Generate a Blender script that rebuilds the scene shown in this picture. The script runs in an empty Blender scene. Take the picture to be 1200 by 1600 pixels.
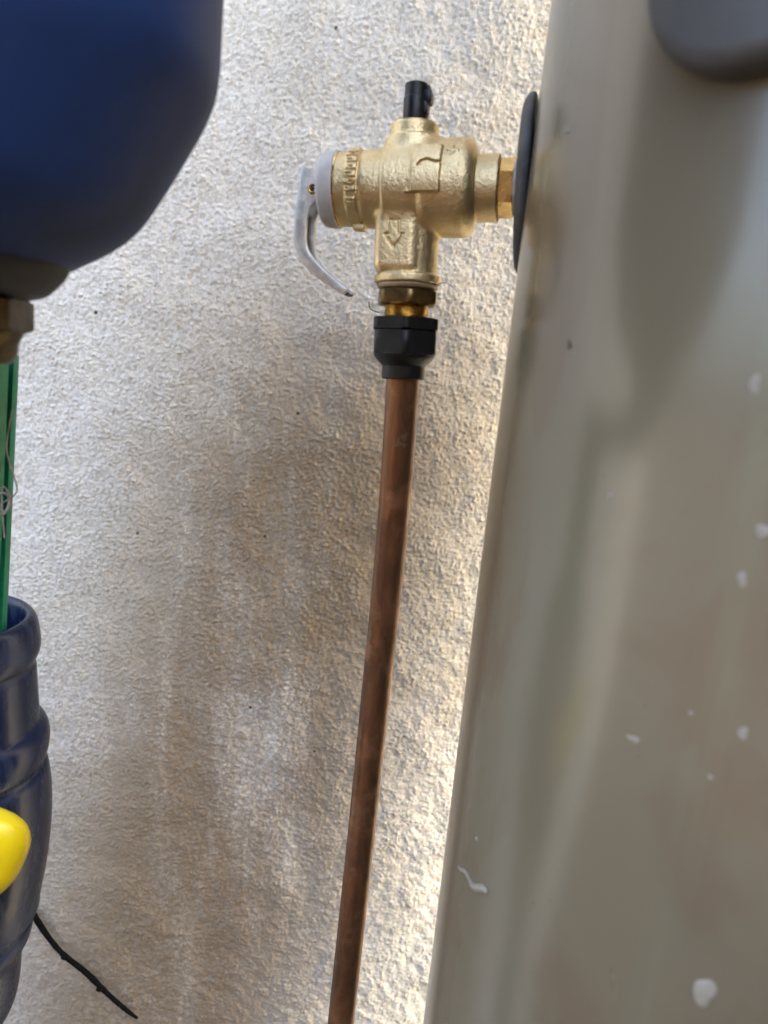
import bpy, bmesh, math, random
import numpy as np
from mathutils import Vector, Matrix

rad = math.radians
random.seed(7)
rng = np.random.default_rng(11)
S = bpy.context.scene
COL = S.collection

# ------------------------------------------------------------------ camera
cd = bpy.data.cameras.new("camera")
cam = bpy.data.objects.new("camera", cd)
COL.objects.link(cam)
cam.matrix_world = (Matrix.Translation((0, 0, 1.1)) @ Matrix.Rotation(rad(90 - 11), 4, 'X')
                    @ Matrix.Rotation(rad(5.6), 4, 'Z'))
cd.sensor_fit = 'VERTICAL'
cd.sensor_height = 36.0
cd.sensor_width = 27.0
cd.lens = 1155.0 / 1600.0 * 36.0
cd.clip_start = 0.01
cd.clip_end = 500.0
cd.dof.use_dof = True
cd.dof.focus_distance = 0.375
cd.dof.aperture_fstop = 26.0 / 2.3
S.camera = cam

# ------------------------------------------------------------------ light
SUN_EL, SUN_AZ = rad(34), rad(116)          # azimuth measured clockwise from +Y
w = bpy.data.worlds.new("World")
S.world = w
w.use_nodes = True
nt = w.node_tree
bg = nt.nodes["Background"]
sky = nt.nodes.new("ShaderNodeTexSky")
sky.sky_type = 'NISHITA'
sky.sun_disc = False
sky.sun_elevation = SUN_EL
sky.sun_rotation = SUN_AZ
sky.air_density = 1.0
sky.dust_density = 6.0
sky.ozone_density = 0.6
nt.links.new(sky.outputs[0], bg.inputs[0])
bg.inputs[1].default_value = 0.15
ld = bpy.data.lights.new("sun", 'SUN')
ld.energy = 1.3
ld.angle = rad(24)
ld.color = (1.0, 0.92, 0.76)
sun = bpy.data.objects.new("sun", ld)
COL.objects.link(sun)
sd = Vector((math.sin(SUN_AZ) * math.cos(SUN_EL), math.cos(SUN_AZ) * math.cos(SUN_EL), math.sin(SUN_EL)))
sun.rotation_euler = sd.to_track_quat('Z', 'Y').to_euler()
sun.location = (2, 0, 4)
vs = S.view_settings
vs.view_transform = 'Standard'
vs.look = 'None'
vs.exposure = 3.3
vs.gamma = 1.0
vs.use_curve_mapping = False
S.cycles.use_denoising = True
S.cycles.denoising_input_passes = 'RGB_ALBEDO_NORMAL'
S.cycles.denoising_prefilter = 'ACCURATE'
S.cycles.use_adaptive_sampling = False
S.cycles.use_guiding = True
S.cycles.use_surface_guiding = True
S.cycles.guiding_training_samples = 64
S.cycles.sample_clamp_indirect = 0.3
S.cycles.blur_glossy = 1.0
S.cycles.max_bounces = 6
S.cycles.diffuse_bounces = 4


# ------------------------------------------------------------------ helpers
def obj(name, me, mat=None, parent=None, smooth=True):
    if isinstance(me, bmesh.types.BMesh):
        m = bpy.data.meshes.new(name)
        me.normal_update()
        me.to_mesh(m)
        me.free()
        me = m
    if mat and not me.materials:
        me.materials.append(mat)
    if smooth:
        me.polygons.foreach_set('use_smooth', [True] * len(me.polygons))
        try:
            me.set_sharp_from_angle(angle=rad(38))
        except Exception:
            pass
    o = bpy.data.objects.new(name, me)
    COL.objects.link(o)
    if parent is not None:
        o.parent = parent
    return o


def thing(name, label, cat, loc=(0, 0, 0), rot=(0, 0, 0), group=None):
    o = bpy.data.objects.new(name, None)
    COL.objects.link(o)
    o.empty_display_size = 0.02
    o.location = loc
    o.rotation_euler = rot
    o['label'] = label
    o['category'] = cat
    if group:
        o['group'] = group
    return o


def tag(o, label, cat, group=None):
    o['label'] = label
    o['category'] = cat
    if group:
        o['group'] = group
    return o


def lathe(prof, n=64, axis='Z', at=(0, 0, 0), bm=None, phase=0.0, close=False):
    """prof: list of (radius, height). r==0 ends are closed to a point."""
    bm = bm or bmesh.new()
    rings = []
    for r, h in prof:
        if r < 1e-7:
            rings.append([bm.verts.new((0, 0, h))])
        else:
            rings.append([bm.verts.new((r * math.cos(phase + 2 * math.pi * k / n),
                                        r * math.sin(phase + 2 * math.pi * k / n), h)) for k in range(n)])
    new = [v for r in rings for v in r]
    pairs = list(zip(rings, rings[1:]))
    if close:
        pairs.append((rings[-1], rings[0]))
    for a, b in pairs:
        for k in range(n):
            k2 = (k + 1) % n
            if len(a) == 1 and len(b) == 1:
                continue
            if len(a) == 1:
                bm.faces.new((a[0], b[k2], b[k]))
            elif len(b) == 1:
                bm.faces.new((a[k], a[k2], b[0]))
            else:
                bm.faces.new((a[k], a[k2], b[k2], b[k]))
    if axis == 'X':
        bmesh.ops.rotate(bm, verts=new, cent=(0, 0, 0), matrix=Matrix.Rotation(rad(90), 3, 'Y'))
    elif axis == 'Y':
        bmesh.ops.rotate(bm, verts=new, cent=(0, 0, 0), matrix=Matrix.Rotation(rad(-90), 3, 'X'))
    bmesh.ops.translate(bm, verts=new, vec=at)
    bmesh.ops.recalc_face_normals(bm, faces=bm.faces[:])
    return bm


def fillet(prof, r=0.0005, n=3):
    """round the corners of a lathe profile"""
    out = [prof[0]]
    for a, b, c in zip(prof, prof[1:], prof[2:]):
        A, B, Cc = Vector(a), Vector(b), Vector(c)
        d1, d2 = (A - B), (Cc - B)
        l = min(r, d1.length * 0.45, d2.length * 0.45)
        if l < 1e-6 or b[0] < 1e-7:
            out.append(b)
            continue
        p, q = B + d1.normalized() * l, B + d2.normalized() * l
        for k in range(n + 1):
            t = k / n
            v = p * (1 - t) ** 2 + B * 2 * t * (1 - t) + q * t * t
            out.append((v.x, v.y))
    out.append(prof[-1])
    return out


def catmull(pts, sub=8):
    P = [Vector(p) for p in pts]
    P = [P[0] * 2 - P[1]] + P + [P[-1] * 2 - P[-2]]
    out = []
    for i in range(1, len(P) - 2):
        for k in range(sub):
            t = k / sub
            a, b, c, d = P[i - 1:i + 3]
            out.append(0.5 * ((2 * b) + (c - a) * t + (2 * a - 5 * b + 4 * c - d) * t * t
                              + (3 * b - a - 3 * c + d) * t ** 3))
    out.append(P[-2])
    return out


def tube(pts, r, n=16, sub=8, bm=None, jitter=0.0):
    """swept round tube; r a number or a list (one per point, interpolated)"""
    bm = bm or bmesh.new()
    path = catmull(pts, sub) if sub > 1 else [Vector(p) for p in pts]
    m = len(path)
    rr = [r] * m if not isinstance(r, (list, tuple)) else list(np.interp(np.linspace(0, 1, m), np.linspace(0, 1, len(r)), r))
    up = Vector((0.13, 1, 0.21)).normalized()
    rings = []
    for i, p in enumerate(path):
        t = (path[min(i + 1, m - 1)] - path[max(i - 1, 0)]).normalized()
        u = (up - t * up.dot(t)).normalized()
        up = u
        v = t.cross(u)
        q = rr[i] * (1 + jitter * random.uniform(-1, 1))
        rings.append([bm.verts.new(p + (u * math.cos(2 * math.pi * k / n) + v * math.sin(2 * math.pi * k / n)) * q)
                      for k in range(n)])
    for a, b in zip(rings, rings[1:]):
        for k in range(n):
            bm.faces.new((a[k], a[(k + 1) % n], b[(k + 1) % n], b[k]))
    bm.faces.new(rings[0][::-1])
    bm.faces.new(rings[-1])
    bmesh.ops.recalc_face_normals(bm, faces=bm.faces[:])
    return bm


def box(bm, c, s, bevel=0.0, seg=2):
    r = bmesh.ops.create_cube(bm, size=1.0)
    vs_ = r['verts']
    bmesh.ops.scale(bm, verts=vs_, vec=s)
    bmesh.ops.translate(bm, verts=vs_, vec=c)
    if bevel:
        es = list({e for v in vs_ for e in v.link_edges})
        bmesh.ops.bevel(bm, geom=es, offset=bevel, segments=seg, affect='EDGES', profile=0.5)
    return bm


def prism(outline, y0, y1, bm=None, bevel=0.0):
    """outline in x,z extruded from y0 to y1"""
    bm = bm or bmesh.new()
    a = [bm.verts.new((x, y0, z)) for x, z in outline]
    b = [bm.verts.new((x, y1, z)) for x, z in outline]
    n = len(a)
    fs = [bm.faces.new(a), bm.faces.new(b[::-1])]
    for k in range(n):
        fs.append(bm.faces.new((a[k], b[k], b[(k + 1) % n], a[(k + 1) % n])))
    bmesh.ops.recalc_face_normals(bm, faces=bm.faces[:])
    if bevel:
        es = [e for e in bm.edges if abs((e.verts[0].co - e.verts[1].co).normalized().y) < 0.5]
        bmesh.ops.bevel(bm, geom=es, offset=bevel, segments=2, affect='EDGES', profile=0.5)
    return bm


# ------------------------------------------------------------------ materials
class N:
    """tiny node-graph helper"""
    def __init__(s, name):
        s.m = bpy.data.materials.new(name)
        s.m.use_nodes = True
        s.t = s.m.node_tree
        s.p = s.t.nodes["Principled BSDF"]
        s.tc = s.t.nodes.new("ShaderNodeTexCoord")

    def lk(s, a, b):
        s.t.links.new(a, b)

    def mapped(s, scale=(1, 1, 1), loc=(0, 0, 0), rot=(0, 0, 0)):
        n = s.t.nodes.new("ShaderNodeMapping")
        n.inputs['Scale'].default_value = scale
        n.inputs['Location'].default_value = loc
        n.inputs['Rotation'].default_value = rot
        s.lk(s.tc.outputs['Object'], n.inputs[0])
        return n.outputs[0]

    def noise(s, scale, detail=4, rough=0.55, vec=None, dist=0.0):
        n = s.t.nodes.new("ShaderNodeTexNoise")
        n.inputs['Scale'].default_value = scale
        n.inputs['Detail'].default_value = detail
        n.inputs['Roughness'].default_value = rough
        n.inputs['Distortion'].default_value = dist
        s.lk(vec or s.tc.outputs['Object'], n.inputs['Vector'])
        return n.outputs[0]

    def voro(s, scale, vec=None):
        n = s.t.nodes.new("ShaderNodeTexVoronoi")
        n.inputs['Scale'].default_value = scale
        s.lk(vec or s.tc.outputs['Object'], n.inputs['Vector'])
        return n

    def rng(s, v, a, b, c=0.0, d=1.0):
        n = s.t.nodes.new("ShaderNodeMapRange")
        n.interpolation_type = 'SMOOTHSTEP'
        for i, x in zip((1, 2, 3, 4), (a, b, c, d)):
            n.inputs[i].default_value = x
        s.lk(v, n.inputs[0])
        return n.outputs[0]

    def math(s, op, a, b=0.0, c=None):
        n = s.t.nodes.new("ShaderNodeMath")
        n.operation = op
        for i, x in enumerate((a, b) if c is None else (a, b, c)):
            if isinstance(x, (int, float)):
                n.inputs[i].default_value = x
            else:
                s.lk(x, n.inputs[i])
        return n.outputs[0]

    def mix(s, f, a, b, mode='MIX'):
        n = s.t.nodes.new("ShaderNodeMix")
        n.data_type = 'RGBA'
        n.blend_type = mode
        for i, x in ((0, f), (6, a), (7, b)):
            if isinstance(x, (int, float)):
                n.inputs[i].default_value = x
            elif isinstance(x, tuple):
                n.inputs[i].default_value = x if len(x) == 4 else x + (1,)
            else:
                s.lk(x, n.inputs[i])
        return n.outputs[2]

    def bump(s, h, strength=0.3, dist=0.001):
        n = s.t.nodes.new("ShaderNodeBump")
        n.inputs['Strength'].default_value = strength
        n.inputs['Distance'].default_value = dist
        s.lk(h, n.inputs['Height'])
        s.lk(n.outputs[0], s.p.inputs['Normal'])

    def xyz(s):
        n = s.t.nodes.new("ShaderNodeSeparateXYZ")
        s.lk(s.tc.outputs['Object'], n.inputs[0])
        return n.outputs

    def set(s, **k):
        for key, v in k.items():
            i = s.p.inputs[{'color': 'Base Color', 'rough': 'Roughness', 'metal': 'Metallic', 'coat': 'Coat Weight',
                            'coatr': 'Coat Roughness', 'spec': 'Specular IOR Level'}[key]]
            if isinstance(v, tuple):
                i.default_value = v if len(v) == 4 else v + (1,)
            elif isinstance(v, (int, float)):
                i.default_value = v
            else:
                s.lk(v, i)
        return s


def simple(name, c, rough=0.4, metal=0.0, var=0.25, scale=120, bumpd=0.0, coat=0.0, spec=0.5):
    n = N(name)
    f = n.noise(scale, 5, 0.6)
    c2 = tuple(x * (1 - var) for x in c)
    n.set(color=n.mix(n.rng(f, 0.35, 0.65), c, c2), metal=metal, coat=coat, spec=spec,
          rough=n.rng(n.noise(scale * 0.6, 4), 0.3, 0.7, max(rough - 0.08, 0.02), min(rough + 0.1, 1)))
    if bumpd:
        n.bump(n.noise(scale * 6, 4, 0.6), 0.6, bumpd)
    return n.m


def mat_wall():
    n = N("stucco")
    base = n.mix(n.rng(n.noise(9, 5, 0.6), 0.35, 0.7), (0.80, 0.79, 0.725), (0.72, 0.70, 0.615))
    # brown dirt streaks and patches, also carrying the mid-wall shade as colour
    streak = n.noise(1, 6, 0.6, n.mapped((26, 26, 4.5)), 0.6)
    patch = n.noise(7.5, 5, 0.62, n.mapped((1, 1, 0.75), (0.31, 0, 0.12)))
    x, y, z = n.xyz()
    band = n.math('SUBTRACT', x, n.math('MULTIPLY_ADD', z, 0.22, -0.268))   # slanting band below the valve: dirt plus painted shade
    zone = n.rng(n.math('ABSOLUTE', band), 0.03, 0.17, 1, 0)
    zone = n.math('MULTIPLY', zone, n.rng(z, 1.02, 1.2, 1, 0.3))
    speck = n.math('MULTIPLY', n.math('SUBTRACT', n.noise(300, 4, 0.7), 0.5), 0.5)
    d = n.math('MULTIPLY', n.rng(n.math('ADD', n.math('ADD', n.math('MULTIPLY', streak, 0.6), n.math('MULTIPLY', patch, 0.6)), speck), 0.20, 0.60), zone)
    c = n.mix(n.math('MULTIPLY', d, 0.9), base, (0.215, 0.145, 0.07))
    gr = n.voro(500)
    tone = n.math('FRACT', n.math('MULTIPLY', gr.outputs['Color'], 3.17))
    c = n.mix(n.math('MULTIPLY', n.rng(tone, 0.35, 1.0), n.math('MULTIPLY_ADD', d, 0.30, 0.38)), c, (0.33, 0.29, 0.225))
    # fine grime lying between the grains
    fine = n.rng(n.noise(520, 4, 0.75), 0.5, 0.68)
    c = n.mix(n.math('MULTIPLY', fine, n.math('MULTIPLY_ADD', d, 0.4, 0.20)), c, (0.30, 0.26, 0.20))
    # ochre water marks near the heater
    oc = n.math('MULTIPLY', n.rng(n.noise(16, 5, 0.65, n.mapped((1, 1, 0.6))), 0.5, 0.72), n.rng(x, 0.01, 0.08))
    c = n.mix(n.math('MULTIPLY', oc, 0.45), c, (0.55, 0.42, 0.22))
    # sparse dark pinholes
    v = n.voro(75)
    keep = n.math('GREATER_THAN', n.math('FRACT', n.math('MULTIPLY', v.outputs['Color'], 7.31)), 0.88)
    hole = n.math('MULTIPLY', n.rng(v.outputs['Distance'], 0.05, 0.11, 1, 0), keep)
    c = n.mix(n.math('MULTIPLY', hole, 0.9), c, (0.06, 0.05, 0.04))
    n.set(color=c, rough=1.0, spec=0.05)
    n.bump(n.noise(700, 3, 0.6), 0.5, 0.0005)
    return n.m


def mat_casing():
    n = N("casing_paint")
    a = n.mix(n.rng(n.noise(5, 4), 0.3, 0.7), (0.150, 0.136, 0.092), (0.138, 0.118, 0.078))
    dust = n.rng(n.noise(1, 6, 0.65, n.mapped((18, 18, 4)), 0.4), 0.5, 0.75)
    a = n.mix(n.math('MULTIPLY', dust, 0.5), a, (0.15, 0.112, 0.072))
    pt = n.rng(n.noise(1, 4, 0.6, n.mapped((20, 20, 9), (.4, .1, .2)), 0.8), 0.50, 0.62)
    a = n.mix(n.math('MULTIPLY', pt, 0.38), a, (0.118, 0.076, 0.048))
    v = n.voro(150)
    keep = n.math('GREATER_THAN', n.math('FRACT', n.math('MULTIPLY', v.outputs['Color'], 5.77)), 0.86)
    sp = n.math('MULTIPLY', n.rng(v.outputs['Distance'], 0.04, 0.12, 1, 0), keep)
    a = n.mix(n.math('MULTIPLY', sp, 0.55), a, (0.09, 0.07, 0.05))
    run = n.rng(n.noise(1, 3, 0.5, n.mapped((45, 45, 1.6), (.2, .1, 0)), 0.3), 0.60, 0.70)
    a = n.mix(n.math('MULTIPLY', run, 0.28), a, (0.17, 0.19, 0.12))
    n.set(color=a, spec=0.5, rough=n.math('ADD', n.math('MULTIPLY', dust, 0.1), n.rng(n.noise(30, 5), 0.3, 0.7, 0.19, 0.25)), coat=0.22, coatr=0.13)
    n.bump(n.noise(60, 3), 0.05, 0.001)
    return n.m


def mat_cast():
    n = N("cast_brass")
    f = n.noise(160, 5, 0.6)
    c = n.mix(n.rng(f, 0.35, 0.7), (0.69, 0.555, 0.32), (0.58, 0.46, 0.25))
    c = n.mix(n.rng(n.noise(45, 5, 0.6), 0.55, 0.8), c, (0.45, 0.35, 0.19))
    n.set(color=c, metal=1.0, rough=n.rng(n.noise(90, 4), 0.3, 0.7, 0.37, 0.49))
    h = n.math('ADD', n.math('MULTIPLY', n.noise(1300, 3, 0.6), 0.8), n.math('MULTIPLY', n.noise(700, 3, 0.5), 0.5))
    n.bump(h, 0.7, 0.00045)
    return n.m


def mat_copper():
    n = N("old_copper")
    st = n.noise(1, 6, 0.65, n.mapped((120, 120, 26)), 0.8)
    c = n.mix(n.rng(st, 0.35, 0.7), (0.215, 0.105, 0.050), (0.105, 0.053, 0.030))
    c = n.mix(n.math('MULTIPLY', n.rng(n.noise(48, 5, 0.65), 0.50, 0.66), 0.75), c, (0.30, 0.155, 0.085))
    c = n.mix(n.math('MULTIPLY', n.rng(n.noise(85, 4, 0.6), 0.66, 0.71), 0.4), c, (0.24, 0.26, 0.17))
    n.set(color=c, metal=0.75, rough=n.rng(n.noise(70, 5), 0.3, 0.7, 0.34, 0.52))
    n.bump(n.noise(1, 4, 0.6, n.mapped((500, 500, 60))), 0.25, 0.0004)
    return n.m


def mat_navy():
    n = N("navy_plastic")
    dust = n.rng(n.noise(1, 6, 0.65, n.mapped((60, 60, 22)), 0.8), 0.45, 0.72)
    c = n.mix(n.math('MULTIPLY', dust, 0.45), (0.009, 0.017, 0.052), (0.055, 0.082, 0.15))
    sp = n.rng(n.voro(260).outputs['Distance'], 0.03, 0.13, 1, 0)  # pale specks in the dust, brightened to paint small highlights
    c = n.mix(n.math('MULTIPLY', sp, n.math('MULTIPLY', dust, 0.6)), c, (0.5, 0.52, 0.55))
    n.set(color=c, spec=0.22, rough=n.math('ADD', n.math('MULTIPLY', dust, 0.3), 0.22), coat=0.06, coatr=0.1)
    n.bump(n.noise(250, 4), 0.2, 0.0005)
    return n.m


def mat_vessel():
    n = N("vessel_paint")
    c = n.mix(n.rng(n.noise(22, 5, 0.6), 0.4, 0.7), (0.015, 0.042, 0.155), (0.014, 0.030, 0.09))
    c = n.mix(n.math('MULTIPLY', n.rng(n.noise(14, 5, 0.6), 0.5, 0.75), 0.25), c, (0.10, 0.11, 0.13))
    n.set(color=c, rough=0.5, spec=0.2)
    return n.m


def mat_wood(name, a, b):
    n = N(name)
    g = n.noise(1, 6, 0.6, n.mapped((40, 40, 2.5)), 1.0)
    n.set(color=n.mix(n.rng(g, 0.3, 0.7), a, b), rough=0.75)
    n.bump(g, 0.3, 0.003)
    return n.m


def mat_ground():
    n = N("concrete")
    c = n.mix(n.rng(n.noise(3, 6, 0.65), 0.35, 0.7), (0.12, 0.08, 0.05), (0.085, 0.056, 0.036))
    n.set(color=c, rough=0.9)
    n.bump(n.noise(60, 6, 0.7), 0.5, 0.004)
    return n.m


M = dict(
    wall=mat_wall(), casing=mat_casing(), cast=mat_cast(), copper=mat_copper(), navy=mat_navy(), vessel=mat_vessel(),
    brass=simple("machined_brass", (0.72, 0.52, 0.22), 0.24, 1.0, 0.3, 220, 0.0001),
    oldbrass=simple("tarnished_brass", (0.22, 0.15, 0.065), 0.36, 1.0, 0.5, 130, 0.0002),
    grey=simple("grey_plastic", (0.43, 0.43, 0.43), 0.38, 0.0, 0.12, 160, 0.0001),
    lever=simple("dull_aluminium", (0.60, 0.58, 0.54), 0.42, 0.75, 0.2, 260, 0.0002),
    black=simple("black_plastic", (0.007, 0.007, 0.0075), 0.38, 0.0, 0.3, 150, 0.0002, spec=0.3),
    rubber=simple("black_rubber", (0.045, 0.05, 0.055), 0.55, 0.0, 0.4, 200, 0.0004),
    cover=simple("cover_grey", (0.055, 0.053, 0.050), 0.55, 0.0, 0.12, 60, 0.0002),
    tape=simple("thread_tape", (0.62, 0.60, 0.56), 0.6, 0.0, 0.25, 300, 0.0003),
    fitting=simple('dirty_brass', (0.105, 0.075, 0.036), 0.45, 0.9, 0.5, 130, 0.0002),
    duct=simple('dull_joint', (0.40, 0.32, 0.20), 0.5, 0.5, 0.3, 300, 0.0003),
    green=simple("green_plastic", (0.006, 0.25, 0.13), 0.45, 0.0, 0.25, 90, 0.0002),
    yellow=simple("yellow_plastic", (0.86, 0.66, 0.006), 0.35, 0.0, 0.06, 60, 0.0002),
    twig=simple("dark_twig", (0.004, 0.004, 0.004), 0.8, 0.0, 0.5, 300, 0.0005, spec=0.12),
    thread=simple("grey_thread", (0.42, 0.40, 0.37), 0.8, 0.0, 0.4, 300),
    fleck=simple("pale_fleck", (0.29, 0.265, 0.215), 0.7, 0.0, 0.2, 200, 0.0003),
    darkfleck=simple("dark_fleck", (0.10, 0.085, 0.06), 0.7, 0.0, 0.2, 200),
    steel=simple("painted_steel", (0.014, 0.014, 0.015), 0.55, 0.0, 0.2, 50),
    fence=mat_wood("fence_timber", (0.30, 0.19, 0.11), (0.19, 0.115, 0.065)),
    ground=mat_ground(),
    soffit=simple('soffit_paint', (0.5, 0.46, 0.4), 0.8),
)

# ------------------------------------------------------------------ ground
bm = bmesh.new()
q = 150.0
bm.faces.new([bm.verts.new(v) for v in ((-q, -q, 0), (q, -q, 0), (q, q, 0), (-q, q, 0))])
o = obj("ground", bm, M['ground'], smooth=False)
o['kind'] = 'structure'


# ------------------------------------------------------------------ stucco wall, real relief
def axis_coords(lo, f0, f1, hi, step, grow=1.07):
    mid = np.arange(f0, f1, step)
    up, s, v = [], step, mid[-1]
    while v < hi:
        s *= grow
        v = min(v + s, hi)
        up.append(v)
    dn, s, v = [], step, mid[0]
    while v > lo:
        s *= grow
        v = max(v - s, lo)
        dn.append(v)
    return np.array(dn[::-1] + list(mid) + up)


def band_noise(n, px, lam, width=0.35, aniso=1.0, ang=0.0):
    """periodic band-limited noise, n x n samples px metres apart, wavelength lam"""
    k = np.fft.fftfreq(n, px)
    kx, kz = np.meshgrid(k, k, indexing='ij')
    ca, sa = math.cos(ang), math.sin(ang)
    u, v = (kx * ca + kz * sa) * aniso, (-kx * sa + kz * ca)
    kk = np.sqrt(u * u + v * v) + 1e-9
    filt = np.exp(-0.5 * (np.log(kk * lam) / width) ** 2)
    f = np.fft.ifft2(np.fft.fft2(rng.standard_normal((n, n))) * filt).real
    return f / f.std()


def sample(f, px, X, Z):
    n = f.shape[0]
    i, j = X / px, Z / px
    i0, j0 = np.floor(i).astype(int), np.floor(j).astype(int)
    a, b = i - i0, j - j0
    g = lambda p, r: f[p % n, r % n]
    return (g(i0, j0) * (1 - a) * (1 - b) + g(i0 + 1, j0) * a * (1 - b) + g(i0, j0 + 1) * (1 - a) * b
            + g(i0 + 1, j0 + 1) * a * b)


WALL_Y = 0.450
xs = axis_coords(-2.4, -0.30, 0.26, 2.6, 0.00075)
zs = axis_coords(0.0, 0.55, 1.36, 2.7, 0.00075)
X, Z = np.meshgrid(xs, zs, indexing='ij')
px = 0.0006
g1 = band_noise(1024, px, 0.0026, 0.5, 1.15, 0.6)
g2 = band_noise(1024, px, 0.0047, 0.4)
g3 = band_noise(1024, px, 0.013, 0.5)
g4 = band_noise(512, 0.002, 0.07, 0.6)
a1, a2, a3, a4 = sample(g1, px, X, Z), sample(g2, px, X + .11, Z), sample(g3, px, X, Z + .2), sample(g4, 0.002, X, Z)
knob = np.log1p(np.exp(2.2 * (a1 - 0.15))) / 2.2 * np.clip(1 + 0.16 * a4 + 0.16 * a3, 0.4, 1.7)   # separate raised grains
soft = np.clip((1.0 - Z) / 0.35 + (X + 0.05) * 0.8, 0, 1)    # trowelled smoother lower down
right = np.clip((X + 0.06) / 0.12, 0, 1)
right = right * right * (3 - 2 * right)               # floated smoother beside the heater
H = (1 - 0.42 * right) * (knob * 0.00042 + a2 * 0.00011) * (1 - 0.25 * soft) + a3 * (0.00007 + 0.00006 * soft) + a4 * 0.0003
nx, nz = X.shape
co = np.empty((nx * nz, 3), np.float32)
co[:, 0], co[:, 1], co[:, 2] = X.ravel(), (WALL_Y - H).ravel(), Z.ravel()
idx = np.arange(nx * nz).reshape(nx, nz)
quads = np.stack([idx[:-1, :-1], idx[1:, :-1], idx[1:, 1:], idx[:-1, 1:]], -1).reshape(-1, 4)


def np_mesh(name, co, quads):
    me = bpy.data.meshes.new(name)
    me.vertices.add(len(co))
    me.vertices.foreach_set('co', np.ascontiguousarray(co, np.float32).ravel())
    me.loops.add(quads.size)
    me.loops.foreach_set('vertex_index', np.ascontiguousarray(quads, np.int32).ravel())
    me.polygons.add(len(quads))
    me.polygons.foreach_set('loop_start', np.arange(0, quads.size, 4, dtype=np.int32))
    me.polygons.foreach_set('use_smooth', np.ones(len(quads), bool))
    me.update(calc_edges=True)
    me.validate()
    return me


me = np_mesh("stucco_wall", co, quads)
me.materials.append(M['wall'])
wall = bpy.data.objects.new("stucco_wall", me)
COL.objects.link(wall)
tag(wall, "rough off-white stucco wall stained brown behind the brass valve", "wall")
bm = bmesh.new()
box(bm, (0.1, WALL_Y + 0.075, 1.35), (5.0, 0.14, 2.7))
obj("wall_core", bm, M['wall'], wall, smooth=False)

# ------------------------------------------------------------------ unseen timber fence, added behind the viewer for light and reflections
fence = thing("added_fence", "brown upright timber board fence, unseen, added to shape light and reflections", "fence", (0, -0.95, 0))
bm = bmesh.new()
box(bm, (0, 0, 0.76), (0.145, 0.02, 1.52), 0.002)
b0 = obj("board", bm, M['fence'], fence, smooth=False)
b0.location = (-0.9, 0, 0)
for k in range(1, 20):
    b = b0.copy()
    COL.objects.link(b)
    b.location = (-0.9 + 0.15 * k, random.uniform(-0.003, 0.003), random.uniform(-0.015, 0.015))
for z in (0.35, 1.22):
    bm = bmesh.new()
    box(bm, (0.52, -0.035, z), (3.0, 0.045, 0.07), 0.003)
    obj("rail", bm, M['fence'], fence, smooth=False)

# ------------------------------------------------------------------ unseen timber screen, added right of the heater to block the sun
screen = thing("added_screen", "brown timber screen, unseen, added right of the heater to block the sun", "screen", (0.46, 0, 0))
for k in range(9):
    bm = bmesh.new()
    box(bm, (0, 0.165 - 0.142 * k, 0.95), (0.02, 0.14, 1.9), 0.002)
    obj("board", bm, M['fence'], screen, smooth=False)

# ------------------------------------------------------------------ unseen eave, added overhead to block part of the sky light
eave = thing("added_eave", "roof eave with soffit, unseen, added overhead to block sky light", "eave", (0.36, 0, 2.10))
bm = bmesh.new()
box(bm, (0, 0.12, 0), (1.1, 0.72, 0.012))
obj("soffit", bm, M['soffit'], eave, smooth=False)
bm = bmesh.new()
box(bm, (0, -0.255, 0.09), (1.1, 0.025, 0.2), 0.002)
obj("fascia", bm, M['fence'], eave, smooth=False)

# ------------------------------------------------------------------ water heater
HC, HR = (0.1813, 0.2471), 0.145
heater = thing("water_heater", "glossy beige cylindrical water heater standing close to the stucco wall", "water heater", (HC[0], HC[1], 0))
prof = [(0, 0.06), (HR - 0.004, 0.06), (HR, 0.075), (HR, 1.50), (HR - 0.004, 1.515), (HR - 0.03, 1.53), (0, 1.545)]
obj("casing", lathe(fillet(prof, 0.012, 4), 256), M['casing'], heater)
for k in range(3):
    a = rad(30 + 120 * k)
    bm = lathe(fillet([(0, 0), (0.018, 0), (0.016, 0.062), (0, 0.062)], 0.003), 20,
               at=(0.105 * math.cos(a), 0.105 * math.sin(a), 0))
    obj("foot", bm, M['black'], heater)


def on_casing(th, z, out=0.0):
    return Vector(((HR + out) * math.cos(rad(th)), (HR + out) * math.sin(rad(th)), z))


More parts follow.
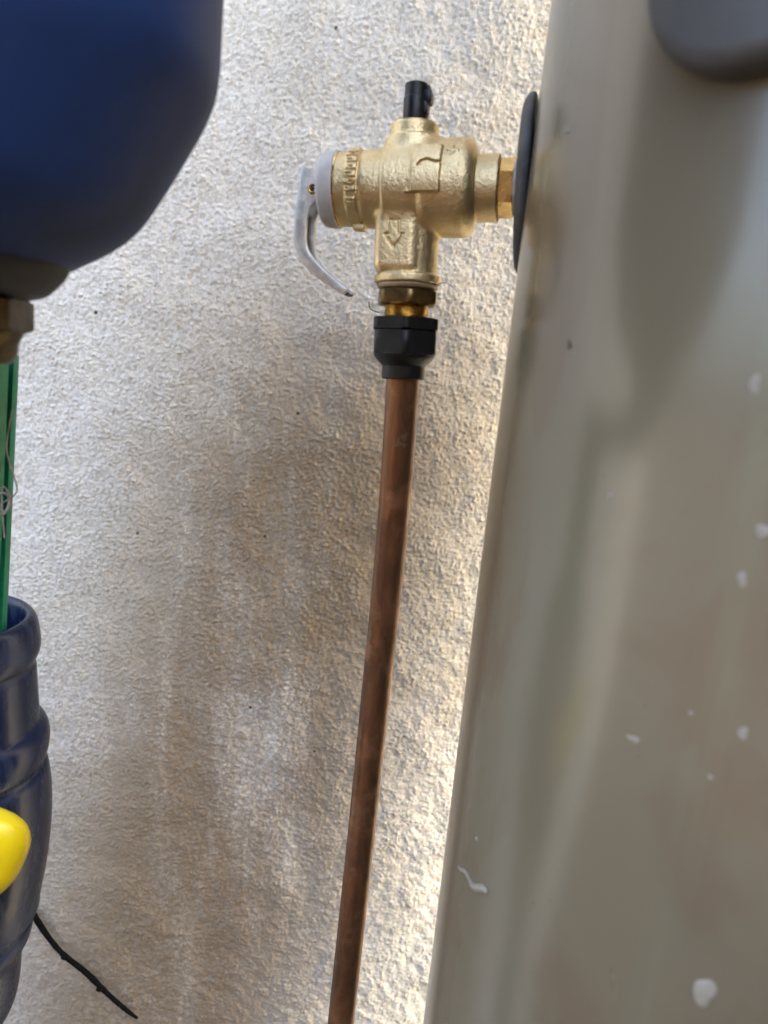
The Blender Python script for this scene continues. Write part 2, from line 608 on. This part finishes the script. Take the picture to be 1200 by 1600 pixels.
def cover_plate(th0, th1, z0, z1, rc, depth, bev):
    """rounded plate wrapped round the casing; outline in (arc length, z)"""
    bm = bmesh.new()
    s0, s1 = HR * rad(th0), HR * rad(th1)
    out = []
    for cx, cz, a0 in ((s0 + rc, z0 + rc, 180), (s1 - rc, z0 + rc, 270), (s1 - rc, z1 - rc, 0), (s0 + rc, z1 - rc, 90)):
        for k in range(13):
            a = rad(a0 + 90 * k / 12)
            out.append((cx, cz, math.cos(a), math.sin(a)))
    # edge subdivision along straight runs keeps the plate on the curve
    full = []
    for i, p in enumerate(out):
        full.append((p[0] + rc * p[2], p[1] + rc * p[3], p[2], p[3]))
        if i % 13 == 12:
            q_ = out[(i + 1) % len(out)]
            a = (p[0] + rc * p[2], p[1] + rc * p[3])
            b = (q_[0] + rc * q_[2], q_[1] + rc * q_[3])
            for t in range(1, 10):
                full.append((a[0] + (b[0] - a[0]) * t / 10, a[1] + (b[1] - a[1]) * t / 10, p[2], p[3]))
    levels = [(0.0, -0.002)] + [(0.0, depth - bev)] + [(bev * (1 - math.cos(t)), depth - bev + bev * math.sin(t))
                                                       for t in np.linspace(0.2, math.pi / 2, 6)]
    cs, cz = (s0 + s1) / 2, (z0 + z1) / 2
    levels += [None]
    rings = []
    P = lambda s, z, d: bm.verts.new(on_casing(math.degrees(s / HR), z, d))
    for lv in levels[:-1]:
        rings.append([P(x - nx_ * lv[0], z - nz_ * lv[0], lv[1]) for x, z, nx_, nz_ in full])
    for f in (0.7, 0.4, 0.1):
        rings.append([P(cs + (x - cs) * f, cz + (z - cz) * f, depth) for x, z, _, _ in full])
    n = len(full)
    for a, b in zip(rings, rings[1:]):
        for k in range(n):
            bm.faces.new((a[k], a[(k + 1) % n], b[(k + 1) % n], b[k]))
    bm.faces.new(rings[-1])
    bmesh.ops.recalc_face_normals(bm, faces=bm.faces[:])
    return bm


obj("cover_plate", cover_plate(206.5, 268, 1.1625, 1.32, 0.026, 0.009, 0.004), M['cover'], heater)


def fleck(th, z, w, h, t, mat, name, label=None, seed=0):
    r = random.Random(seed)
    bm = bmesh.new()
    n = 18
    c = bm.verts.new(on_casing(th, z, t))
    prev = None
    rings = []
    p1, p2 = r.random() * 6, r.random() * 6
    amp = [1 + 0.2 * math.sin(2 * math.pi * 2 * k / n + p1) + 0.12 * math.sin(2 * math.pi * 3 * k / n + p2) + r.uniform(-0.05, 0.05) for k in range(n)]
    for f, d in ((0.55, t * 0.9), (0.85, t * 0.5), (1.0, -0.0002)):
        rings.append([bm.verts.new(on_casing(th + math.degrees(w * f * amp[k] * math.cos(2 * math.pi * k / n) / HR),
                                             z + h * f * amp[k] * math.sin(2 * math.pi * k / n), d)) for k in range(n)])
    for k in range(n):
        bm.faces.new((c, rings[0][k], rings[0][(k + 1) % n]))
    for a, b in zip(rings, rings[1:]):
        for k in range(n):
            bm.faces.new((a[k], b[k], b[(k + 1) % n], a[(k + 1) % n]))
    bmesh.ops.recalc_face_normals(bm, faces=bm.faces[:])
    o = obj(name, bm, mat, heater)
    if label:
        o['label'] = label
    return o


for i, (th, z, w_, h_) in enumerate([(225.2, 1.0326, .0014, .0015), (215.9, 1.0200, .0019, .0011), (226.3, .9713, .0030, .0040),
                                     (208.8, 1.0749, .0009, .0010), (223.6, 1.0750, .0015, .0022), (222.8, 1.0644, .0013, .0018),
                                     (220.9, 1.1039, .0015, .0022), (223.4, 1.0201, .0007, .0008), (220.8, 1.0322, .0006, .0007),
                                     (192.0, 1.1672, .0014, .0006), (193.0, 0.9546, .0008, .0006)]):
    fleck(th, z, w_ * 0.9, h_ * 0.9, 0.0003, M['fleck'], "paint_fleck", seed=i)
fleck(199.0, 1.1106, .0012, .0012, .0004, M['darkfleck'], "dirt_spot", "small dark dirt spot", seed=30)
# dried trail near the casing's edge
pts = [on_casing(a, b, .0004) for a, b in ((188.0, .9350), (189.3, .9363), (191.1, .9388), (192.7, .9393), (194.0, .9394), (195.5, .9415), (197.0, .9443), (198.2, .9452))]
obj("dried_trail", tube(pts, [.0002, .0006, .0007, .0005, .0008, .0013, .0012, .0005], 8, 6), M['fleck'], heater)

# ------------------------------------------------------------------ relief valve (local frame in metres: x to the heater, z up)
VY = rad(-11.5)
valve = thing("relief_valve", "cast brass relief valve with grey lever screwed into the beige heater", "valve",
              (-0.0014, 0.305, 1.1685), (0, rad(-3.1), VY))
valve.scale = (0.945, 0.945, 0.945)


def sdf_body():
    mm = 1.0
    h = 0.40
    gx, gy, gz = np.arange(-33, 39, h), np.arange(-22.5, 21.5, h), np.arange(-40, 30, h)
    x, y, z = (a.astype(np.float32) for a in np.meshgrid(gx, gy, gz, indexing='ij'))
    rx = np.sqrt(y * y + z * z)
    rz = np.sqrt(x * x + y * y)

    def cyl(r, t, R, a, b, rnd=0.5):
        dx = r - (R - rnd)
        dy = np.abs(t - (a + b) / 2) - ((b - a) / 2 - rnd)
        return np.minimum(np.maximum(dx, dy), 0) + np.sqrt(np.maximum(dx, 0) ** 2 + np.maximum(dy, 0) ** 2) - rnd

    def bx(cx, cy, cz, sx, sy, sz, rnd=0.3):
        qx, qy, qz = np.abs(x - cx) - (sx - rnd), np.abs(y - cy) - (sy - rnd), np.abs(z - cz) - (sz - rnd)
        return (np.minimum(np.maximum(np.maximum(qx, qy), qz), 0)
                + np.sqrt(np.maximum(qx, 0) ** 2 + np.maximum(qy, 0) ** 2 + np.maximum(qz, 0) ** 2) - rnd)

    def su(a, b, k):
        if k <= 0:
            return np.minimum(a, b)
        hh = np.clip(0.5 + 0.5 * (b - a) / k, 0, 1)
        return b + (a - b) * hh - k * hh * (1 - hh)

    d = cyl(rx, x, 15.2, -19.5, -5, 1.6)
    d = su(d, cyl(rx, x, 14.5, -30.2, -18, 0.5), 0.8)
    d = su(d, cyl(rx, x, 15.1, -24.8, -20.2, 0.4), 0.4)
    core = su(cyl(rx, x, 17.4, -9.6, 7.0, 0.8), cyl(rx, x, 18.7, 3.0, 26.6, 5.2), 0.5)
    d = su(d, core, 0.9)
    # boss on top and its flared foot
    top = cyl(rz, z, 9.7, 0, 24.0, 0.5)
    foot = np.maximum(rz - (11.6 + np.clip(18.6 - z, 0, 30) * 0.10), np.maximum(z - 18.6, -z))
    d = su(d, su(top, foot, 1.6), 2.6)
    # outlet downwards with its pressed front pad and end flange
    out = cyl(rz, z, 12.1, -36, 0, 0.4)
    out = su(out, bx(-3.4, -6.0, -22, 9.3, 6.9, 13.0, 4.2), 0.6)
    d = su(d, out, 2.2)
    d = su(d, cyl(rz, z, 14.0, -37.6, -34.2, 0.7), 0.9)
    # nipple
    d = su(d, cyl(rx, x, 12.7, 24, 35.6, 0.5), 0.8)
    # lug under the collar
    d = su(d, bx(-20.8, -2.5, -15.6, 2.4, 3.0, 1.2, 0.5), 0.5)
    # label pad cast proud on the chamber
    padb = np.maximum(np.abs(x - 8.6) - 5.6, np.maximum(np.abs(z - 3.6) - 8.9, y + 4))
    pad = np.maximum(rx - 20.8, padb)
    # hooked arrow sunk in the pad, as two thin grooves
    seg = lambda ax, az, bx_, bz, w_: (lambda ux, uz, L: np.sqrt((x - ax - ux * np.clip(((x - ax) * ux + (z - az) * uz) / L, 0, 1)) ** 2
                                       + (z - az - uz * np.clip(((x - ax) * ux + (z - az) * uz) / L, 0, 1)) ** 2) - w_)(
        bx_ - ax, bz - az, (bx_ - ax) ** 2 + (bz - az) ** 2)
    hook = np.minimum(np.minimum(seg(5.6, 4.0, 7.0, 5.8, .42), seg(7.0, 5.8, 9.2, 6.2, .42)), seg(9.2, 6.2, 12.2, 5.2, .42))
    hook = np.minimum(hook, seg(12.2, 5.2, 13.4, 5.3, .42))
    pad = np.maximum(pad, -np.maximum(np.maximum(hook, 19.0 - rx), y))
    d = su(d, pad, 0.25)
    d = su(d, np.maximum(rx - 19.4, np.maximum(np.abs(x - 2.6) - 2.4, np.maximum(np.abs(z + 4.9) - 0.45, y + 4))), 0.2)
    # cast plus-like mark to the right of the pad
    pl = np.minimum(seg(18.0, 8.8, 18.0, 12.2, .5), seg(16.2, 10.6, 19.8, 10.2, .5))
    d = su(d, np.maximum(np.maximum(pl, rx - 19.2), y), 0.3)
    # outlined arrow pointing down, on the outlet
    ar = None
    P = [(-5.8, -14.2), (-2.0, -14.2), (-2.0, -19.6), (-0.2, -19.6), (-3.9, -24.8), (-7.6, -19.6), (-5.8, -19.6), (-5.8, -14.2)]
    for (a, b), (c, e) in zip(P, P[1:]):
        s_ = seg(a, b, c, e, .34)
        ar = s_ if ar is None else np.minimum(ar, s_)
    d = np.maximum(d, -np.maximum(ar, y + 12.0))
    # illegible raised characters round the collar
    ang = np.arctan2(z, -y)
    r2 = random.Random(5)
    a = -0.55
    gl = None
    while a < 1.25:
        wdt = r2.uniform(0.10, 0.17)
        u = (ang - a - wdt / 2) * 15
        e = np.minimum(np.abs(x + 22.6 + r2.uniform(-.3, .3)) - 2.2, 9)
        g = np.maximum(e, np.abs(u) - wdt * 15 / 2)
        hole = np.maximum(np.abs(x + 22.4 - r2.choice((-.8, .5, 0))) - r2.uniform(.5, 1.1), np.abs(u - r2.uniform(-.3, .3)) - .42)
        g = np.maximum(g, -hole)
        gl = g if gl is None else np.minimum(gl, g)
        a += wdt + r2.choice((0.05, 0.06, 0.16))
    d = su(d, np.maximum(gl, np.maximum(rx - 16.1, y - 2)), 0.2)
    # uneven skin of the sand casting
    ff = rng.standard_normal(d.shape).astype(np.float32)
    F = np.fft.rfftn(ff)
    kx, ky, kz = np.fft.fftfreq(d.shape[0], h), np.fft.fftfreq(d.shape[1], h), np.fft.rfftfreq(d.shape[2], h)
    kk = np.sqrt(kx[:, None, None] ** 2 + ky[None, :, None] ** 2 + kz[None, None, :] ** 2)
    F *= np.exp(-0.5 * (np.log((kk + 1e-6) * 4.5) / 0.6) ** 2)
    sk = np.fft.irfftn(F, s=d.shape)
    sk /= sk.std()
    d = d + (sk * 0.022 * (x < 25)).astype(np.float32)
    # --- surface nets
    V = d < 0
    n = np.array(V.shape) - 1
    corners = [(i, j, k) for i in (0, 1) for j in (0, 1) for k in (0, 1)]
    sl = lambda A, c: A[c[0]:c[0] + n[0], c[1]:c[1] + n[1], c[2]:c[2] + n[2]]
    cnt = sum(sl(V, c).astype(np.int8) for c in corners)
    act = (cnt > 0) & (cnt < 8)
    ii = np.argwhere(act)
    acc = np.zeros((len(ii), 3), np.float64)
    num = np.zeros(len(ii))
    val = {c: d[ii[:, 0] + c[0], ii[:, 1] + c[1], ii[:, 2] + c[2]] for c in corners}
    for c in corners:
        for ax in range(3):
            if c[ax] == 0:
                e = list(c)
                e[ax] = 1
                e = tuple(e)
                va, vb = val[c], val[e]
                m_ = (va < 0) != (vb < 0)
                t = np.where(m_, va / np.where(va == vb, 1, va - vb), 0)
                p = np.tile(np.array(c, float), (len(ii), 1))
                p[:, ax] += t
                acc += p * m_[:, None]
                num += m_
    pos = ii + acc / num[:, None]
    pos = pos * h + np.array([gx[0], gy[0], gz[0]])
    vid = -np.ones(act.shape, np.int64)
    vid[act] = np.arange(len(ii))
    qs = []
    for ax in range(3):
        A = [slice(1, -1)] * 3
        A[ax] = slice(0, -1)
        B = list(A)
        B[ax] = slice(1, None)
        s0, s1 = V[tuple(A)], V[tuple(B)]
        off = [1, 1, 1]
        off[ax] = 0
        e = np.argwhere(s0 != s1)
        sgn = s0[s0 != s1]
        e = e + np.array(off)
        b_, c_ = [(1, 2), (2, 0), (0, 1)][ax]
        db, dc = np.zeros(3, int), np.zeros(3, int)
        db[b_], dc[c_] = 1, 1
        g = lambda p: vid[p[:, 0], p[:, 1], p[:, 2]]
        qd = np.stack([g(e - db - dc), g(e - dc), g(e), g(e - db)], 1)
        qd[~sgn] = qd[~sgn][:, ::-1]
        qs.append(qd)
    qs = np.concatenate(qs)
    qs = qs[(qs >= 0).all(1)]
    return np_mesh("body", pos * 0.001, qs)


me = sdf_body()
me.materials.append(M['cast'])
body = bpy.data.objects.new("body", me)
COL.objects.link(body)
body.parent = valve
mmv = lambda pr_: [(r * 0.001, h * 0.001) for r, h in pr_]
# grey end cap on the left
obj("end_cap", lathe(fillet(mmv([(0, -37.8), (12.5, -37.8), (14.6, -36.6), (15.2, -33), (15.2, -30.5), (14.0, -30.1), (0, -30.1)]), .0009), 80, 'X'), M['grey'], valve)
obj("cap_washer", lathe(mmv([(0, -30.3), (14.75, -30.3), (14.75, -29.7), (0, -29.7)]), 64, 'X'), M['brass'], valve)
# lever: a folded channel seen from the side
O = [(-45.6, 6.6), (-48.0, -9), (-48.6, -19), (-46.8, -26.5), (-42.5, -32.5), (-35, -38), (-26.2, -42.8)]
I = [(-38.8, 6.0), (-38.0, 1.5), (-37.6, -4.2), (-41.6, -8.0), (-42.9, -12.5), (-43.1, -20.5), (-41.4, -25.8), (-36.0, -31.8), (-30.0, -36.6), (-24.0, -40.8)]
O3 = [(p.x, p.z) for p in catmull([(a, 0, b) for a, b in O[1:]], 6)]
I3 = [(p.x, p.z) for p in catmull([(a, 0, b) for a, b in I[4:]], 6)]
outl = [(-40.2, 7.3), (-44.8, 7.5), O[0]] + O3 + I3[::-1] + I[3::-1]
outl = [(a * .001, b * .001) for a, b in outl]
bm = prism(outl, -0.0062, -0.0040, bevel=0.0004)
lever = obj("lever", bm, M['lever'], valve)
shift = [(a + .0004, b) for a, b in outl]
obj("lever_back", prism(shift, 0.0040, 0.0062, bevel=0.0003), M['lever'], lever)
web = [(a * .001, b * .001) for a, b in O3] + [(a * .001 + 0.0021, b * .001 + .0006) for a, b in O3[::-1]]
obj("lever_web", prism(web, -0.0041, 0.0041), M['black'], lever)  # web coloured black to stand for the shade inside the channel
bm = lathe(fillet(mmv([(0.9, -0.4), (0.9, 0), (1.3, 0.35), (2.0, 0.3), (2.3, -0.3), (2.3, -0.6)]), .0002), 24, 'Z')
bmesh.ops.rotate(bm, verts=bm.verts[:], cent=(0, 0, 0), matrix=Matrix.Rotation(rad(90), 3, 'X'))
bmesh.ops.translate(bm, verts=bm.verts[:], vec=(-.0407, -.0062, -.0010))
obj("rivet", bm, M['brass'], lever)
bm = lathe(mmv([(0, 0), (0.92, 0)]), 20, 'Z')
bmesh.ops.rotate(bm, verts=bm.verts[:], cent=(0, 0, 0), matrix=Matrix.Rotation(rad(90), 3, 'X'))
bmesh.ops.translate(bm, verts=bm.verts[:], vec=(-.0407, -.0063, -.0010))
obj("rivet_hole", bm, M['oldbrass'], lever)
bm = bmesh.new()
box(bm, (-.0392, 0, .0012), (.0052, .0078, .0085), .0006)
obj("lever_pivot", bm, M['grey'], valve)
# black plug in the top boss
bm = lathe(fillet(mmv([(4.4, 26.0), (5.1, 26.3), (5.1, 36.8), (4.75, 37.0), (4.75, 42.3), (4.3, 42.6), (3.0, 42.6), (2.9, 34), (0, 34)]), .0003), 40)
bmesh.ops.scale(bm, verts=bm.verts[:], vec=(1, 1, .93))
plug = obj("top_plug", bm, M['black'], valve)
bm = bmesh.new()
box(bm, (.0052, -.001, .0340), (.0036, .0064, .0052), .0012)
box(bm, (.0042, -.0012, .0303), (.0030, .0056, .0060), .0012)
box(bm, (.0048, .000, .0372), (.0022, .0052, .0030), .0008)
obj("plug_clip", bm, M['black'], plug)
obj("boss_rim", lathe(fillet(mmv([(4.9, 23.8), (9.2, 23.8), (9.2, 24.3), (8.7, 24.55), (4.9, 24.55)]), .0002), 64, close=True), M['brass'], valve)


def hexa(R, z0, z1, ch, phase=0.0, rin=0.0):
    """hexagonal nut along z with chamfered corners (intersection of hexagon and a cone)"""
    bm = bmesh.new()
    n = 72
    rings = []
    ap = R * math.cos(math.pi / 6)
    def rh(a):
        a = (a - phase) % (math.pi / 3) - math.pi / 6
        return ap / math.cos(a)
    zs_ = [(z0, ap * .985), (z0 + ch * .5, ap + (R - ap) * .55), (z0 + ch, R), (z1 - ch, R), (z1 - ch * .5, ap + (R - ap) * .55), (z1, ap * .985)]
    for zz, lim in zs_:
        rings.append([bm.verts.new((min(rh(2 * math.pi * k / n), lim) * math.cos(2 * math.pi * k / n),
                                    min(rh(2 * math.pi * k / n), lim) * math.sin(2 * math.pi * k / n), zz)) for k in range(n)])
    for a, b in zip(rings, rings[1:]):
        for k in range(n):
            bm.faces.new((a[k], a[(k + 1) % n], b[(k + 1) % n], b[k]))
    bm.faces.new(rings[0][::-1])
    bm.faces.new(rings[-1])
    bmesh.ops.recalc_face_normals(bm, faces=bm.faces[:])
    return bm


# outlet hardware below the flange
obj("tape_ring", lathe(fillet(mmv([(0, -37.5), (12.7, -37.5), (13.0, -38.4), (12.2, -39.6), (11.0, -39.9), (0, -39.9)]), .0006), 64), M['duct'], valve)
obj("brass_nut", hexa(.0134, -.0464, -.0399, .0010, rad(-72)), M['oldbrass'], valve)
prof = [(0, -46.2)]
z = -46.2
while z > -51.8:
    prof += [(8.9, z), (9.35, z - .35), (8.9, z - .7)]
    z -= .7
prof.append((0, z))
obj("thread", lathe(mmv(prof), 48), M['brass'], valve)
o = obj("compression_nut", hexa(.0155, -.0565, -.0513, .0006, rad(-78)), M['black'], valve)
bm = hexa(.0149, -.0668, -.0562, .0010, rad(-78))
bm = lathe(fillet(mmv([(0, -65.9), (13.4, -65.9), (12.8, -67.5), (10.0, -70.5), (9.3, -71.1), (9.3, -76.4), (8.8, -76.8), (0, -76.8)]), .0006), 64, bm=bm)
obj("nut_body", bm, M['black'], o)
# stray tape fibres
obj("tape_strand", tube([(.0125, -.004, -.0382), (.0155, -.006, -.0374), (.0185, -.006, -.0378), (.0215, -.005, -.0405), (.0228, -.005, -.0425)], [.0003, .00022, .00018, .00015, .0001], 6, 6), M['thread'], valve)
obj("tape_strand", tube([(-.0148, -.006, -.0455), (-.0145, -.0065, -.0475), (-.0130, -.007, -.0490), (-.0100, -.007, -.0498)], .0002, 6, 6), M['twig'], valve)
# inlet hex, white tape and rubber collar against the casing
bm = hexa(.0112, .0355, .0416, .0005, rad(10))
bmesh.ops.rotate(bm, verts=bm.verts[:], cent=(0, 0, 0), matrix=Matrix.Rotation(rad(90), 3, 'Y'))
obj("inlet_hex", bm, M['brass'], valve)
obj("inlet_thread", lathe(mmv([(0, 41.4), (10.4, 41.4), (10.0, 54), (0, 54)]), 40, 'X'), M['tape'], valve)
obj("rubber_collar", lathe(fillet(mmv([(10.1, 43.3), (21, 43.1), (30, 43.5), (32.4, 44.7), (33.7, 46.2), (33.4, 47.9), (32, 48.4), (10.1, 48.4)]), .0008), 96, 'X', close=True), M['rubber'], valve)

obj("collar_pad", lathe(fillet(mmv([(10.1, 48.3), (22, 48.3), (22, 51.0), (10.1, 51.0)]), .0005), 64, 'X', close=True), M['black'], valve)

# ------------------------------------------------------------------ copper drain pipe
px_ = valve.matrix_basis @ Vector((0, 0, -.0755))
pp = [(px_.x, px_.y, px_.z), (.0034, .3090, 1.070), (.0042, .3140, 1.040), (.0046, .3200, 1.000), (.0045, .3252, .95), (.0043, .327, .86), (.0036, .322, .77), (.003, .320, .6), (.003, .32, .3), (.003, .32, .0)]
o = obj("copper_pipe", tube(pp, .0068, 32, 10), M['copper'])
tag(o, "dull brown copper drain pipe hanging down from the black nut of the brass valve", "pipe")

# ------------------------------------------------------------------ expansion vessel
V0 = (-0.120, 0.200)
vessel = thing("expansion_vessel", "blurred dark blue round-bottomed pressure vessel close at upper left", "pressure vessel", (V0[0], V0[1], 1.08))
pv = [(0, .0315), (.0304, .0380), (.0414, .0452), (.0482, .0521), (.0543, .0622), (.0598, .0726), (.0637, .0804), (.0660, .0870), (.0668, .0935), (.0668, .215), (.064, .235), (.055, .255), (.038, .270), (.015, .277), (0, .278)]
pv = ([(0, .0320)] + [(p.x, p.z) for p in catmull([(a, 0, b) for a, b in pv[1:9]], 6)]
      + [(p.x, p.z) for p in catmull([(a, 0, b) for a, b in pv[9:-1]], 6)] + [(0, .278)])
obj("shell", lathe(pv, 128), M['vessel'], vessel)
obj("base_flange", lathe(fillet([(0, .0285), (.0195, .0285), (.0240, .0300), (.0285, .0350), (.0300, .0385), (0, .0385)], .0015), 64), M['steel'], vessel)
bm = bmesh.new()
bm = hexa(.0212, .0195, .0290, .0012, rad(-20))
fit = obj("brass_fitting", bm, M['fitting'], vessel)
obj("fitting_neck", lathe(fillet([(0, .0110), (.0150, .0110), (.0168, .0140), (.0168, .0165), (.0185, .0200), (0, .0200)], .001), 48), M['fitting'], fit)

obj("outlet_pipe", tube([(0, 0, .012), (0, .004, .004), (-.022, .045, .002), (-.0445, .082, 0), (-.0459, .0842, -.012)], .0100, 20, 8), M['fitting'], fit)

# ------------------------------------------------------------------ green split tube
def arc_tube(r0, r1, a0, a1, top, bot, n=56):
    bm = bmesh.new()
    rows = []
    for c in (top, bot):
        out = [bm.verts.new((c[0] + r1 * math.cos(a), c[1] + r1 * math.sin(a), c[2])) for a in np.linspace(a0, a1, n)]
        inn = [bm.verts.new((c[0] + r0 * math.cos(a), c[1] + r0 * math.sin(a), c[2])) for a in np.linspace(a1, a0, n)]
        rows.append(out + inn)
    a, b = rows
    m = len(a)
    for k in range(m):
        bm.faces.new((a[k], a[(k + 1) % m], b[(k + 1) % m], b[k]))
    for row in rows:
        for k in range(n - 1):
            bm.faces.new((row[k], row[k + 1], row[m - 2 - k], row[m - 1 - k]))
    bmesh.ops.recalc_face_normals(bm, faces=bm.faces[:])
    return bm


g = obj("green_tube", arc_tube(.0166, .0199, rad(2), rad(353), (-0.1659, 0.2842, 1.0909), (-0.1767, 0.2884, 0.8970)), M['green'])
tag(g, "bright green plastic tube with an open slit entering the navy canister", "tube")
obj("inner_pipe", tube([(-0.1659, 0.2842, 1.0888), (-0.1714, 0.2863, 1.0020), (-0.1767, 0.2884, 0.8970)], .0147, 24, 2), M['black'], g)

# tangled thread on the tube
pts = [(-0.1442, 0.2800, 1.0713), (-0.1456, 0.2786, 1.0566), (-0.1434, 0.2786, 1.0475), (-0.1414, 0.2779, 1.0398), (-0.1459, 0.2751, 1.0349), (-0.1450, 0.2758, 1.0321), (-0.1431, 0.2772, 1.0349),
       (-0.1439, 0.2744, 1.0395), (-0.1473, 0.2730, 1.0384), (-0.1467, 0.2730, 1.0331), (-0.1442, 0.2744, 1.0317), (-0.1428, 0.2758, 1.0377), (-0.1450, 0.2744, 1.0419), (-0.1456, 0.2758, 1.0300), (-0.1450, 0.2758, 1.0216)]
t_ = obj("grey_thread", tube(pts, [.0003] * 5 + [.00048] * 7 + [.00028] * 3, 6, 6), M['thread'])
tag(t_, "thin grey tangled thread caught on the green tube", "thread")
ring = [(-.1711 + .0207 * math.cos(a), .2856 + .0207 * math.sin(a), 1.0531 + .003 * math.sin(a)) for a in np.linspace(rad(-150), rad(20), 14)]
ring[-1] = (-0.1448, 0.2800, 1.0482)
obj("strand", tube(ring, .0003, 6, 3), M['thread'], t_)

# ------------------------------------------------------------------ navy canister
can = thing("ribbed_canister", "dusty navy blue ribbed plastic canister with open neck at lower left", "canister", (-.1827, .2972, 0))
pc = [(0.0297, 0.8970), (0.0297, 0.9608), (0.0307, 0.9731), (0.0322, 0.9782), (0.0345, 0.9786), (0.0367, 0.9753), (0.0380, 0.9680), (0.0380, 0.9630), (0.0368, 0.9593), (0.0357, 0.9579), (0.0357, 0.9553), (0.0364, 0.9535),
      (0.0370, 0.9441), (0.0376, 0.9332), (0.0378, 0.9292), (0.0394, 0.9277), (0.0412, 0.9254), (0.0422, 0.9214), (0.0421, 0.9166), (0.0412, 0.9122), (0.0399, 0.9100), (0.0399, 0.9079), (0.0416, 0.9057),
      (0.0428, 0.8984), (0.0434, 0.8897), (0.0434, 0.8796), (0.0428, 0.8680), (0.0415, 0.8550), (0.0394, 0.8419), (0.0386, 0.8361), (0.0383, 0.8332), (0.0357, 0.8307), (0.0345, 0.8289), (0.0345, 0.8262), (0.0357, 0.8245), (0.0348, 0.8187),
      (0.0322, 0.8144), (0.0310, 0.8100), (0.0305, 0.8013), (0.0299, 0.7926), (0.0284, 0.7839), (0.0254, 0.7766), (0.0217, 0.7723)]
sm = [(p.x, p.z) for p in catmull([(a, 0, b) for a, b in pc], 3)]
obj("canister_body", lathe(sm, 96), M['navy'], can)
obj("stand_pipe", lathe([(.0215, .776), (.0215, .02), (.03, .0), (0, 0)], 40), M['navy'], can)

# yellow handle in front of it
yh = thing("yellow_handle", "blurred bright yellow rounded tap handle in front of the navy canister", "handle", (-.1827, .2972, .9272))
bm = bmesh.new()
bmesh.ops.create_uvsphere(bm, u_segments=40, v_segments=24, radius=1)
for v in bm.verts:
    c = v.co
    sg = lambda t, e: math.copysign(abs(t) ** e, t)
    v.co = Vector((sg(c.x, .45) * .0560, sg(c.y, .8) * .0098, sg(c.z, .75) * .0225))
    v.co.x *= 1.0 + 0.14 * v.co.z / .0225
bmesh.ops.translate(bm, verts=bm.verts[:], vec=(0.0028, -0.0477, -.0250))
obj("grip", bm, M['yellow'], yh)
obj("stem", tube([(.012, -.030, -.025), (0.0290, -0.0437, -.025)], .006, 16, 1), M['yellow'], yh)

# ------------------------------------------------------------------ dark twig on the wall
pts = [(-0.2285, 0.4460, 0.7182), (-0.2181, 0.4460, 0.7101), (-0.2046, 0.4455, 0.6902), (-0.1932, 0.4451, 0.6769), (-0.1771, 0.4451, 0.6641), (-0.1609, 0.4451, 0.6479), (-0.1468, 0.4451, 0.6356), (-0.1398, 0.4455, 0.6300)]
tw = obj("dead_twig", tube(pts, [.0017, .0021, .0019, .0018, .0020, .0017, .0016, .0009], 10, 8, jitter=.10), M['twig'])
tag(tw, "thin black dead twig lying slanted against the stucco wall below the navy canister", "twig")
for p in ((-0.1920, 0.4437, 0.6760), (-0.1667, 0.4434, 0.6531)):
    bm = bmesh.new()
    bmesh.ops.create_icosphere(bm, subdivisions=2, radius=.0021)
    bmesh.ops.scale(bm, verts=bm.verts[:], vec=(1.2, .8, .8))
    bmesh.ops.translate(bm, verts=bm.verts[:], vec=p)
    obj("twig_knot", bm, M['twig'], tw)
